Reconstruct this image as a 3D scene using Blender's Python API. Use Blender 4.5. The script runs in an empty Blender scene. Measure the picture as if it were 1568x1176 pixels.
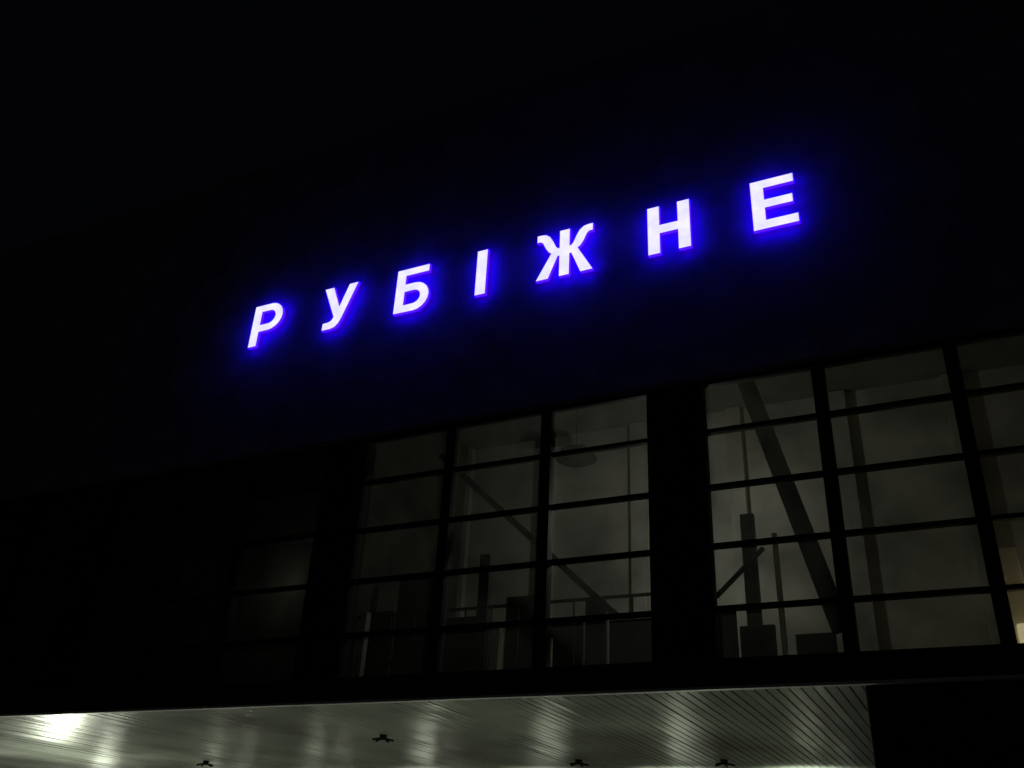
import bpy, bmesh, math, random
from mathutils import Matrix, Vector
random.seed(4)
sc=bpy.context.scene
D=14.0; EYE=1.6
def Z(r): return EYE+r*D
def X(r): return r*D

# ---------------- materials ----------------
def mat(name, col, rough=0.7, metal=0.0, noise=0.0, nscale=4.0, bump=0.0, bscale=20.0, emis=None, estr=0.0, spec=0.5):
    m=bpy.data.materials.new(name); m.use_nodes=True
    nt=m.node_tree; b=nt.nodes['Principled BSDF']
    b.inputs['Base Color'].default_value=(*col,1); b.inputs['Roughness'].default_value=rough
    b.inputs['Metallic'].default_value=metal
    b.inputs['Specular IOR Level'].default_value=spec
    tc=nt.nodes.new('ShaderNodeTexCoord')
    if noise>0:
        n=nt.nodes.new('ShaderNodeTexNoise'); n.inputs['Scale'].default_value=nscale; n.inputs['Detail'].default_value=8
        nt.links.new(tc.outputs['Object'],n.inputs['Vector'])
        r=nt.nodes.new('ShaderNodeValToRGB')
        r.color_ramp.elements[0].position=0.3; r.color_ramp.elements[1].position=0.7
        r.color_ramp.elements[0].color=(*[c*(1-noise) for c in col],1)
        r.color_ramp.elements[1].color=(*[min(1,c*(1+noise)) for c in col],1)
        nt.links.new(n.outputs['Fac'],r.inputs['Fac']); nt.links.new(r.outputs['Color'],b.inputs['Base Color'])
    if bump>0:
        n2=nt.nodes.new('ShaderNodeTexNoise'); n2.inputs['Scale'].default_value=bscale; n2.inputs['Detail'].default_value=6
        nt.links.new(tc.outputs['Object'],n2.inputs['Vector'])
        bp=nt.nodes.new('ShaderNodeBump'); bp.inputs['Strength'].default_value=bump; bp.inputs['Distance'].default_value=0.02
        nt.links.new(n2.outputs['Fac'],bp.inputs['Height']); nt.links.new(bp.outputs['Normal'],b.inputs['Normal'])
    if emis:
        b.inputs['Emission Color'].default_value=(*emis,1); b.inputs['Emission Strength'].default_value=estr
    return m
M_wall=mat('facade_render',(0.25,0.24,0.25),0.9,noise=0.28,nscale=1.6,bump=0.7,bscale=30,spec=0.15)
M_band=mat('lintel_render',(0.30,0.29,0.28),0.9,noise=0.35,nscale=1.6,bump=0.5,bscale=30,spec=0.15)
M_col=mat('pier_stone',(0.03,0.03,0.03),0.85,noise=0.3,nscale=2,bump=0.4,spec=0.15)
M_frame=mat('frame_metal',(0.025,0.025,0.028),0.6,noise=0.2,spec=0.25)
M_int=mat('interior_plaster',(0.52,0.52,0.46),0.9,noise=0.5,nscale=0.6,bump=0.2)
M_ceil=mat('interior_ceiling',(0.20,0.20,0.18),0.9,noise=0.25,nscale=0.8)
M_int_dark=mat('interior_partition',(0.09,0.09,0.08),0.9,noise=0.4,nscale=1.2)
M_brace=mat('interior_steel',(0.05,0.05,0.045),0.7,noise=0.3)
M_post=mat('interior_post_paint',(0.75,0.70,0.55),0.6,noise=0.15)
M_fascia=mat('canopy_fascia_metal',(0.05,0.05,0.05),0.6,noise=0.3,nscale=3,spec=0.2)
M_lip=mat('canopy_drip_trim',(0.7,0.72,0.68),0.45,metal=0.2,noise=0.1)
M_soffit=mat('soffit_slat_metal',(0.43,0.46,0.40),0.33,metal=0.65,noise=0.45,nscale=0.7,bump=0.6,bscale=1.1)
M_gap=mat('soffit_void',(0.015,0.015,0.015),0.9)
M_asph=mat('asphalt',(0.05,0.05,0.05),0.9,noise=0.3,nscale=6,bump=0.6,bscale=60)
M_pave=mat('paving',(0.20,0.19,0.18),0.85,noise=0.2,nscale=5,bump=0.4)
M_black=mat('dark_plastic',(0.012,0.012,0.012),0.7,spec=0.1)
M_lamp=mat('lamp_diffuser',(0.8,0.8,0.7),0.4,emis=(0.95,1.0,0.72),estr=5)
M_sconce=mat('sconce_diffuser',(0.8,0.7,0.5),0.4,emis=(1.0,0.86,0.5),estr=0.45)

M_glass=bpy.data.materials.new('window_glass'); M_glass.use_nodes=True
nt=M_glass.node_tree; nt.nodes.clear()
o=nt.nodes.new('ShaderNodeOutputMaterial'); mx=nt.nodes.new('ShaderNodeMixShader'); mx2=nt.nodes.new('ShaderNodeMixShader')
tr=nt.nodes.new('ShaderNodeBsdfTransparent'); gl=nt.nodes.new('ShaderNodeBsdfGlossy'); gl.inputs['Roughness'].default_value=0.04
df=nt.nodes.new('ShaderNodeBsdfTranslucent'); df.inputs['Color'].default_value=(0.33,0.33,0.29,1)
fr=nt.nodes.new('ShaderNodeFresnel'); fr.inputs['IOR'].default_value=1.45
tr.inputs['Color'].default_value=(0.85,0.87,0.83,1)
n=nt.nodes.new('ShaderNodeTexNoise'); n.inputs['Scale'].default_value=1.7; n.inputs['Detail'].default_value=9
tc=nt.nodes.new('ShaderNodeTexCoord'); nt.links.new(tc.outputs['Object'],n.inputs['Vector'])
ma=nt.nodes.new('ShaderNodeMath'); ma.operation='MULTIPLY'; ma.inputs[1].default_value=0.34
nt.links.new(n.outputs['Fac'],ma.inputs[0])
nt.links.new(fr.outputs['Fac'],mx.inputs['Fac']); nt.links.new(tr.outputs[0],mx.inputs[1]); nt.links.new(gl.outputs[0],mx.inputs[2])
nt.links.new(ma.outputs[0],mx2.inputs['Fac']); nt.links.new(mx.outputs[0],mx2.inputs[1]); nt.links.new(df.outputs[0],mx2.inputs[2])
nt.links.new(mx2.outputs[0],o.inputs['Surface'])

def emit(name,col,s,col2=None):
    m=bpy.data.materials.new(name); m.use_nodes=True; nt=m.node_tree; nt.nodes.clear()
    o=nt.nodes.new('ShaderNodeOutputMaterial'); e=nt.nodes.new('ShaderNodeEmission')
    e.inputs['Color'].default_value=(*col,1); e.inputs['Strength'].default_value=s
    if col2:
        tc=nt.nodes.new('ShaderNodeTexCoord'); n=nt.nodes.new('ShaderNodeTexNoise'); n.inputs['Scale'].default_value=3.0; n.inputs['Detail'].default_value=2
        nt.links.new(tc.outputs['Object'],n.inputs['Vector'])
        r=nt.nodes.new('ShaderNodeValToRGB'); r.color_ramp.elements[0].position=0.35; r.color_ramp.elements[1].position=0.65
        r.color_ramp.elements[0].color=(*col,1); r.color_ramp.elements[1].color=(*col2,1)
        nt.links.new(n.outputs['Fac'],r.inputs['Fac']); nt.links.new(r.outputs['Color'],e.inputs['Color'])
    nt.links.new(e.outputs[0],o.inputs['Surface']); return m
E_face=emit('letter_face_acrylic',(0.80,0.77,1.3),1.0,(0.96,0.92,1.3))
E_rim=emit('letter_rim_glow',(0.006,0.0005,1.0),18)  # glowing rim added for the blue fringe and the wide glow on the wall
E_back=emit('letter_back_glow',(0.04,0.0,1.0),3.6)  # emitting back added so the wall around the letters carries a halo

# ---------------- helpers ----------------
def empty(name,loc=(0,0,0)):
    e=bpy.data.objects.new(name,None); e.location=loc; sc.collection.objects.link(e); return e
def obj_from(name,verts,faces,m,parent=None,bevel=0):
    me=bpy.data.meshes.new(name); me.from_pydata(verts,[],faces); me.update()
    ob=bpy.data.objects.new(name,me); sc.collection.objects.link(ob)
    if m: me.materials.append(m)
    if parent: ob.parent=parent
    if bevel:
        b=ob.modifiers.new('bevel','BEVEL'); b.width=bevel; b.segments=2
    return ob
def boxgeo(a,b,V,F):
    i=len(V); x0,y0,z0=a; x1,y1,z1=b
    V+= [(x0,y0,z0),(x1,y0,z0),(x1,y1,z0),(x0,y1,z0),(x0,y0,z1),(x1,y0,z1),(x1,y1,z1),(x0,y1,z1)]
    F+= [(i,i+3,i+2,i+1),(i+4,i+5,i+6,i+7),(i,i+1,i+5,i+4),(i+1,i+2,i+6,i+5),(i+2,i+3,i+7,i+6),(i+3,i,i+4,i+7)]
def boxes(name,lst,m,parent=None,bevel=0):
    V=[];F=[]
    for a,b in lst: boxgeo(a,b,V,F)
    return obj_from(name,V,F,m,parent,bevel)
def cyl(name,p,r,h,m,parent=None,seg=32,axis='Z',r2=None):
    bm=bmesh.new(); bmesh.ops.create_cone(bm,cap_ends=True,segments=seg,radius1=r,radius2=r if r2 is None else r2,depth=h)
    me=bpy.data.meshes.new(name); bm.to_mesh(me); bm.free(); me.materials.append(m)
    ob=bpy.data.objects.new(name,me); ob.location=p
    if axis=='Y': ob.rotation_euler=(math.pi/2,0,0)
    if axis=='X': ob.rotation_euler=(0,math.pi/2,0)
    sc.collection.objects.link(ob)
    if parent: ob.parent=parent
    return ob
def bar(name,p,q,w,t,m,parent):
    p=Vector(p);q=Vector(q); d=q-p; L=d.length
    ob=boxes(name,[((-w/2,-t/2,0),(w/2,t/2,L))],m,None,0.006)
    z=d.normalized(); y=Vector((0,1,0)); x=y.cross(z).normalized(); y=z.cross(x)
    Mt=Matrix((x,y,z)).transposed().to_4x4()
    ob.rotation_euler=Mt.to_euler(); ob.location=p; ob.parent=parent
    return ob

# ---------------- building ----------------
B=empty('railway_station_building')
XL,XR=-32.0,14.0
zc=EYE+1.68
zw0,zw1=Z(0.213),Z(0.565)
ztop=Z(1.17)  # wall raised well above the letters to catch their glow
P=0.486; paneW=0.142; bayW=3*paneW
bays=[]
for k in range(-3,3):
    x0=-0.740+k*P
    bays.append((x0,x0+bayW))
boxes('upper_wall',[((XL,D,zw1),(XR,D+0.30,ztop))],M_wall,B)
boxes('lintel_band',[((XL,D-0.012,zw1+0.06),(XR,D-0.002,zw1+0.42))],M_band,B,0.003)
boxes('window_sill_wall',[((XL,D,zc+0.3),(XR,D+0.3,zw0))],M_wall,B)
boxes('parapet_coping',[((XL-0.1,D+0.003,ztop),(XR+0.1,D+0.4,ztop+0.08))],M_wall,B,0.01)
boxes('side_walls',[((XL-0.3,D,0),(XL-0.003,D+12,ztop)),((XR+0.003,D,0),(XR+0.3,D+12,ztop)),((XL,D+12.003,0),(XR,D+12.3,ztop))],M_wall,B)
boxes('roof',[((XL,D+0.41,ztop-0.6),(XR,D+12,ztop-0.3))],M_fascia,B)
pl=[]
edges=[XL]+sum([[X(a),X(b)] for a,b in bays],[])+[XR]
for i in range(0,len(edges),2):
    a,b=edges[i],edges[i+1]
    pl.append(((a,D-0.02,zw0-0.3),(b,D+0.45,zw1-0.003)))
boxes('window_piers',pl,M_col,B,0.005)
fr=[];gls=[]
rr=[0.213,0.2842,0.3554,0.4266,0.4978,0.565]
for a,b in bays:
    for j in range(4):
        xc=X(a+j*paneW); w=0.10
        x0=xc-w if 0<j<3 else (xc if j==0 else xc-0.08)
        x1=xc+w if 0<j<3 else (xc+0.08 if j==0 else xc)
        fr.append(((x0,D+0.03,zw0),(x1,D+0.25,zw1-0.004)))
    for j,r in enumerate(rr):
        zc_=Z(r); hh=0.034 if 0<j<5 else 0.06
        z0=zc_-hh if j>0 else zc_; z1=zc_+hh if j<5 else zc_-0.004
        for q in range(3):
            xa=X(a+q*paneW)+(0.08 if q==0 else 0.10)+.001; xb=X(a+(q+1)*paneW)-(0.08 if q==2 else 0.10)-.001
            fr.append(((xa,D+0.06,z0),(xb,D+0.20,z1)))
    gls.append((X(a)+.02,X(b)-.02))
boxes('window_frames',fr,M_frame,B,0.004)
V=[];F=[]
for a,b in gls:
    i=len(V); V+=[(a,D+0.14,zw0+.02),(b,D+0.14,zw0+.02),(b,D+0.14,zw1-.02),(a,D+0.14,zw1-.02)]; F.append((i,i+1,i+2,i+3))
obj_from('window_glass',V,F,M_glass,B)
yi=D+5.5
boxes('hall_back_wall',[((XL,yi,zc),(XR,yi+0.2,zw1+2.6))],M_int,B)
boxes('hall_floor',[((XL,D+0.31,zw0-0.6),(XR,yi-.003,zw0-0.4))],M_int_dark,B)
boxes('hall_ceiling',[((XL,D+0.31,zw1+2.2),(XR,yi-.003,zw1+2.4))],M_ceil,B)
boxes('hall_partition',[((X(-0.80),D+0.46,zw0-.39),(X(-0.785),yi-.004,zw1+2.19)),((X(0.30),D+0.46,zw0-.39),(X(0.315),yi-.004,zw1+2.19))],M_int_dark,B)
pl=[]
for i in range(-9,4):
    pl.append(((i*2.3+0.3,yi-0.18,zw0-.39),(i*2.3+0.65,yi-.005,zw1+2.18)))
boxes('hall_pilasters',pl,M_int,B,0.01)
def ip(rx,rz,d):
    s=(D+d)/D
    return (rx*D*s, D+d, EYE+rz*D*s)
def ibox(rx0,rx1,rz,d,t=0.1):
    a=ip(rx0,rz,d); b=ip(rx1,rz,d)
    return ((a[0],a[1],zw0-.38),(b[0],a[1]+t,a[2]))
boxes('hall_gallery_panels',[ibox(-.80,-.66,.31,1.9),ibox(-.655,-.60,.35,2.0),ibox(-.597,-.535,.295,1.7),ibox(-.50,-.455,.315,1.9),ibox(-.452,-.40,.285,1.8),ibox(-.398,-.372,.305,2.3),ibox(-.369,-.31,.278,1.7),
  ibox(-.248,-.225,.285,1.6),ibox(-.222,-.185,.262,1.9),ibox(-.165,-.125,.250,2.0),ibox(-.12,-.02,.226,2.0)],M_int_dark,B,0.02)
hr=[]
a=ip(-.78,.305,1.4); b=ip(-.31,.305,1.4)
hr.append(((a[0],a[1],a[2]-.03),(b[0],a[1]+.05,a[2]+.02)))
xx=a[0]+.15
while xx<b[0]-.05:
    hr.append(((xx,a[1]+.012,zw0-.38),(xx+.025,a[1]+.037,a[2]-.031))); xx+=0.55
boxes('gallery_handrail',hr,M_brace,B)
bar('roof_brace_1',ip(-0.61,0.518,1.0),ip(-0.36,0.283,1.0),0.12,0.12,M_brace,B)
bar('roof_brace_2',ip(-0.200,0.575,1.2),ip(-0.118,0.25,1.2),0.30,0.15,M_brace,B)
bar('roof_brace_3',ip(-0.74,0.30,1.4),ip(-0.62,0.22,1.4),0.10,0.12,M_brace,B)
bar('hall_post_1',ip(-0.512,0.17,1.0),ip(-0.509,0.285,1.0),0.17,0.15,M_post,B)
bar('hall_post_2',ip(-0.440,0.17,0.9),ip(-0.440,0.262,0.9),0.06,0.06,M_post,B)
bar('hall_post_3',ip(-0.176,0.17,1.0),ip(-0.177,0.36,1.0),0.08,0.10,M_post,B)
bar('hall_post_4',ip(-0.70,0.17,1.1),ip(-0.70,0.31,1.1),0.12,0.15,M_int,B)
bar('hall_post_5',ip(-0.205,0.17,2.4),ip(-0.205,0.385,2.4),0.24,0.15,M_brace,B)
bar('hall_post_6',ip(-0.53,0.17,1.6),ip(-0.53,0.37,1.6),0.22,0.15,M_brace,B)
bar('hall_post_7',ip(0.044,0.17,0.8),ip(0.040,0.32,0.8),0.34,0.15,M_post,B)
bar('hall_rail',ip(-0.245,0.295,1.5),ip(-0.19,0.345,1.5),0.07,0.07,M_brace,B)
p=ip(-0.412,0.489,0.7)
cyl('pendant_lamp_shade',p,0.38,0.16,M_black,B,r2=0.30)
cyl('pendant_lamp_rod',(p[0],p[1],(p[2]+zw1+2.2)/2),0.008,zw1+2.2-p[2],M_brace,B,seg=8)
q_=ip(0.0425,0.237,0.62)
boxes('wall_sconce',[((q_[0]-.05,q_[1],q_[2]-.16),(q_[0]+.09,q_[1]+.07,q_[2]+.16))],M_sconce,B,0.03)
def lamp(name,loc,power,col,size=0.15,parent=B):
    l=bpy.data.lights.new(name,'POINT'); l.energy=power; l.color=col; l.shadow_soft_size=size
    ob=bpy.data.objects.new(name,l); ob.location=loc; sc.collection.objects.link(ob); ob.parent=parent; return ob
hx,hy,hz=-0.285*(D+2.8),D+2.8,EYE+0.40*(D+2.8)
lamp('hall_lamp_light',(hx,hy,hz),42,(1.0,0.99,0.88),0.12)
cyl('hall_lamp_cap',(hx,hy,hz+.25),0.12,0.1,M_brace,B)
cyl('hall_lamp_rod',(hx,hy,(hz+.3+zw1+2.2)/2),0.01,zw1+1.9-hz,M_brace,B,seg=8)
lamp('stair_lamp_light',(0.095*D,D+0.7,Z(0.27)),10,(1.0,0.85,0.5),0.06)
lamp('left_bay_fill_light',(-0.772*(D+0.75)-0.35,D+0.75,Z(0.36)),1.8,(1.0,0.95,0.8),0.05)  # fill light added behind the pier so the left bay grid shows faintly

# ground floor
gp=[];gg=[];gf=[]
pitch=2.3
xx=XL+0.2
while xx<XR-0.5:
    gp.append(((xx,D-0.05,0.15),(xx+0.7,D+0.35,zc+0.3-.003)))
    a,b=xx+0.7,xx+pitch
    gf.append(((a,D+0.05,2.25),(b,D+0.2,2.37)))
    gf.append((((a+b)/2-.04,D+0.05,0.15),((a+b)/2+.04,D+0.2,2.249)))
    gf.append(((a,D+0.05,0.15),(a+.07,D+0.2,2.249))); gf.append(((b-.07,D+0.05,0.15),(b,D+0.2,2.249)))
    gg.append((a,b)); xx+=pitch
boxes('ground_floor_piers',gp,M_col,B,0.01)
boxes('door_frames',gf,M_frame,B,0.005)
V=[];F=[]
for a,b in gg:
    i=len(V); V+=[(a,D+.13,.15),(b,D+.13,.15),(b,D+.13,zc+.3),(a,D+.13,zc+.3)]; F.append((i,i+1,i+2,i+3))
obj_from('door_glass',V,F,M_glass,B)
boxes('lobby_back_wall',[((XL,D+5,0.15),(XR,D+5.2,zc+.0))],M_int,B)

# ---------------- canopy ----------------
C=empty('entrance_canopy')
yo=8.4
V=[];F=[]
xx=XL; pw=0.10; gapw=0.018; dep=0.02
y0,y1=yo+0.06,D-0.06
prof=[]
while xx<XR:
    dz=random.uniform(-0.0035,0.0035); dz2=random.uniform(-0.0035,0.0035)
    prof+= [(xx,zc+dz),(xx+pw-gapw,zc+dz2),(xx+pw-gapw+.003,zc+dep),(xx+pw-.003,zc+dep)]
    xx+=pw
for i,(a,zz) in enumerate(prof):
    V+=[(a,y0,zz),(a,y1,zz)]
for i in range(len(prof)-1):
    F.append((2*i,2*i+1,2*i+3,2*i+2))
s=obj_from('soffit_slats',V,F,M_soffit,C)
s.data.materials.append(M_gap)
for i,pf in enumerate(s.data.polygons):
    if i%4==2: pf.material_index=1
boxes('canopy_slab',[((XL,yo+0.06,zc+0.03),(XR,D-0.055,zc+0.26))],M_fascia,C)
boxes('canopy_fascia',[((XL,yo,zc+0.012),(XR,yo+0.058,zc+0.17))],M_fascia,C,0.006)
boxes('drip_trim',[((XL,yo-0.01,zc-0.022),(XR,yo+0.052,zc+0.008))],M_lip,C,0.008)
def fixture(x,y):
    e=empty('ceiling_sprinkler',(x,y,zc)); 
    cyl('body',(0,0,-0.03),0.04,0.06,M_black,e,seg=16,r2=0.05)
    for k in range(5):
        a=k*2*math.pi/5+.3
        bar('arm_%d'%k,(0,0,-0.04),(0.14*math.cos(a),0.14*math.sin(a),-0.07),0.025,0.02,M_black,e)
for (x,y) in [(-6.87,10.5),(-11.7,12.7),(-3.2,13.0),(-5.2,12.9)]: fixture(x,y)
PY=empty('canopy_pylon')
boxes('pylon_shaft',[((-0.875,yo+0.07,0.0),(0.9,yo+0.75,zc-0.003))],M_col,PY,0.015)
boxes('pylon_plinth',[((-0.93,yo+0.01,0.004),(0.96,yo+0.069,0.149))],M_fascia,PY,0.01)
# wall uplights
powers=[900,330,190,260,180,230,280]
xs=[-15.4,-12.5,-10.3,-8.2,-6.1,-4.1,-2.3]
LC=(0.95,1.0,0.82)
for i,xw in enumerate(xs):
    W=empty('wall_lamp',(xw,D-0.06,2.20))
    boxes('bracket',[((-0.04,-0.12,-0.05),(0.04,0.0,0.05))],M_black,W,0.005)
    cyl('housing',(0,-0.2,-0.05),0.09,0.2,M_black,W,seg=20)
    cyl('diffuser',(0,-0.2,0.06),0.075,0.02,M_lamp,W,seg=20)
    l=bpy.data.lights.new('uplight','SPOT'); l.energy=powers[i]; l.color=LC; l.spot_size=math.radians(130); l.spot_blend=1.0; l.shadow_soft_size=0.16
    lo=bpy.data.objects.new('uplight',l); lo.location=(0,-0.2,0.26); lo.rotation_euler=(math.radians(180-50),0,0)
    sc.collection.objects.link(lo); lo.parent=W
# added fill light for the soffit, built as unseen bollards under the canopy
for x,y,hh,pw_ in [(-16.5,10.0,0.9,60),(-14.1,11.7,1.7,170),(-9.3,10.0,0.9,14),(-6.1,10.0,0.9,16),(-2.9,10.0,0.9,26)]:
    W=empty('soffit_fill_bollard',(x,y,0.0))
    cyl('post',(0,0,(hh-.1)/2),0.07,hh-.1,M_black,W,seg=20)
    cyl('head',(0,0,hh-.04),0.075,0.10,M_lamp,W,seg=20)
    lamp('glow',(0,0,hh+.1),pw_,LC,0.07,W)

# ---------------- sign ----------------
S=empty('station_name_sign',(0,0,0))
def arc(cx,cy,r,a0,a1,n=10):
    return [(cx+r*math.cos(math.radians(a0+(a1-a0)*i/n)),cy+r*math.sin(math.radians(a0+(a1-a0)*i/n))) for i in range(n+1)]
L={}
L['E']=[[(0,0),(.72,0),(.72,.155),(.20,.155),(.20,.43),(.66,.43),(.66,.58),(.20,.58),(.20,.85),(.70,.85),(.70,1),(0,1)]]
L['N']=[[(0,0),(.20,0),(.20,.42),(.545,.42),(.545,0),(.745,0),(.745,1),(.545,1),(.545,.58),(.20,.58),(.20,1),(0,1)]]
L['I']=[[(0,0),(.20,0),(.20,1),(0,1)]]
L['R']=[[(0,0),(.185,0),(.185,.35)]+arc(.43,.675,.325,-90,90)+[(0,1)], [(.185,.50)]+arc(.41,.675,.175,-90,90)+[(.185,.85)]]
L['B']=[[(0,0)]+arc(.43,.31,.32,-90,90)[0:]+[(.19,.63),(.19,.86),(.71,.86),(.71,1),(0,1)], [(.19,.14)]+arc(.41,.31,.165,-90,90)+[(.19,.475)]]
L['U']=[[(0,1),(.20,1),(.415,.47),(.60,1),(.79,1),(.50,.22),(.44,.10),(.36,.025),(.26,0),(.07,0),(.07,.145),(.20,.15),(.27,.18),(.32,.26)]]
h=[(.09,1),(.09,.61),(.14,.62),(.18,.67),(.24,.81),(.30,.92),(.38,.985),(.47,1.0),(.545,1.0),(.545,.865),(.48,.865),(.43,.82),(.37,.68),(.31,.585),(.25,.54),(.54,0),(.32,0),(.14,.46),(.09,.46),(.09,0)]
L['J']=[[(.54+a,b) for a,b in h]+[(.54-a,b) for a,b in reversed(h)]]
off_=0.17; ks=(D-off_)/D
HL=0.0785*D*ks; zb=EYE+0.7725*D*ks
place=[('R',-1.001,'letter_er'),('U',-0.858,'letter_u'),('B',-0.719,'letter_be'),('I',-0.578,'letter_i'),('J',-0.4785,'letter_zhe'),('N',-0.311,'letter_en'),('E',-0.168,'letter_ye')]
dep_=bpy.context.evaluated_depsgraph_get
def mkcurve(name,loops,ext,off):
    cu=bpy.data.curves.new(name,'CURVE'); cu.dimensions='2D'; cu.fill_mode='BOTH'; cu.extrude=ext; cu.offset=off
    for lp in loops:
        sp=cu.splines.new('POLY'); sp.points.add(len(lp)-1)
        for i,(a,b) in enumerate(lp): sp.points[i].co=(a*HL,b*HL,0,1)
        sp.use_cyclic_u=True
    ob=bpy.data.objects.new(name,cu); sc.collection.objects.link(ob)
    bpy.context.view_layer.update()
    me=bpy.data.meshes.new_from_object(ob.evaluated_get(dep_()))
    bpy.data.objects.remove(ob); return me
for key,rx,nm in place:
    xl=X(rx)*ks
    for part,ext,off in (('face',0.005,0.004),('rim',0.035,0.013)):
        me=mkcurve(nm+'_'+part,L[key],ext,off)
        me.materials.clear()
        ob=bpy.data.objects.new(nm+'_'+part,me); sc.collection.objects.link(ob); ob.parent=S
        ob.rotation_euler=(math.pi/2,0,0)
        if part=='face':
            me.materials.append(E_face); ob.location=(xl,D-off_+0.005,zb)
        else:
            me.materials.append(E_rim); me.materials.append(E_back)
            ob.location=(xl,D-off_+0.046,zb)
            for pf in me.polygons:
                if pf.normal.z<-0.5: pf.material_index=1
    boxes(nm+'_pins',[((xl+0.06,D-off_+.082,zb+0.08),(xl+0.09,D,zb+0.11)),((xl+0.06,D-off_+.082,zb+HL-.12),(xl+0.09,D,zb+HL-.09))],M_frame,S)

# ---------------- ground ----------------
obj_from('ground',[(-400,-400,-0.15),(400,-400,-0.15),(400,400,-0.15),(-400,400,-0.15)],[(0,1,2,3)],M_asph)
boxes('pavement',[((XL-4,3.0,-0.149),(XR+4,D+14,0.0))],M_pave)
boxes('kerb',[((XL-4,2.85,-0.149),(XR+4,2.997,0.01))],M_wall,None,0.01)
boxes('step',[((XL,D-1.2,0.001),(XR,D+6,0.149))],M_pave)

# ---------------- world ----------------
w=bpy.data.worlds.new('World'); sc.world=w; w.use_nodes=True
nt=w.node_tree; bg=nt.nodes['Background']
sky=nt.nodes.new('ShaderNodeTexSky'); sky.sky_type='NISHITA'; sky.sun_disc=False; sky.sun_elevation=math.radians(-4); sky.sun_rotation=math.radians(200)
mixn=nt.nodes.new('ShaderNodeMix'); mixn.data_type='RGBA'; mixn.inputs[0].default_value=0.9
mixn.inputs[7].default_value=(0.0085,0.0100,0.017,1)
nt.links.new(sky.outputs[0],mixn.inputs[6]); 
bg.inputs['Strength'].default_value=0.085
nt.links.new(mixn.outputs[2],bg.inputs['Color'])
sl=bpy.data.lights.new('moon','SUN'); sl.energy=0.007; sl.angle=math.radians(10); sl.color=(1,0.97,0.92)
so=bpy.data.objects.new('moon',sl); so.rotation_euler=(math.radians(55),0,math.radians(20)); sc.collection.objects.link(so)

# ---------------- camera ----------------
cam=bpy.data.cameras.new('camera'); co=bpy.data.objects.new('camera',cam); sc.collection.objects.link(co)
cx=Vector((.902,.4289,.0486)); cy=Vector((.1669,-.450,.8773)); cz=cx.cross(cy).normalized(); cx=cx.normalized(); cy=cz.cross(cx)
R=Matrix((cx,cy,cz)).transposed().to_4x4()
co.matrix_world=Matrix.Translation((0,0,EYE))@R
cam.sensor_width=36; cam.lens=32.97; cam.clip_end=2000
sc.camera=co
sc.view_settings.view_transform='Standard'; sc.view_settings.look='None'; sc.view_settings.exposure=0
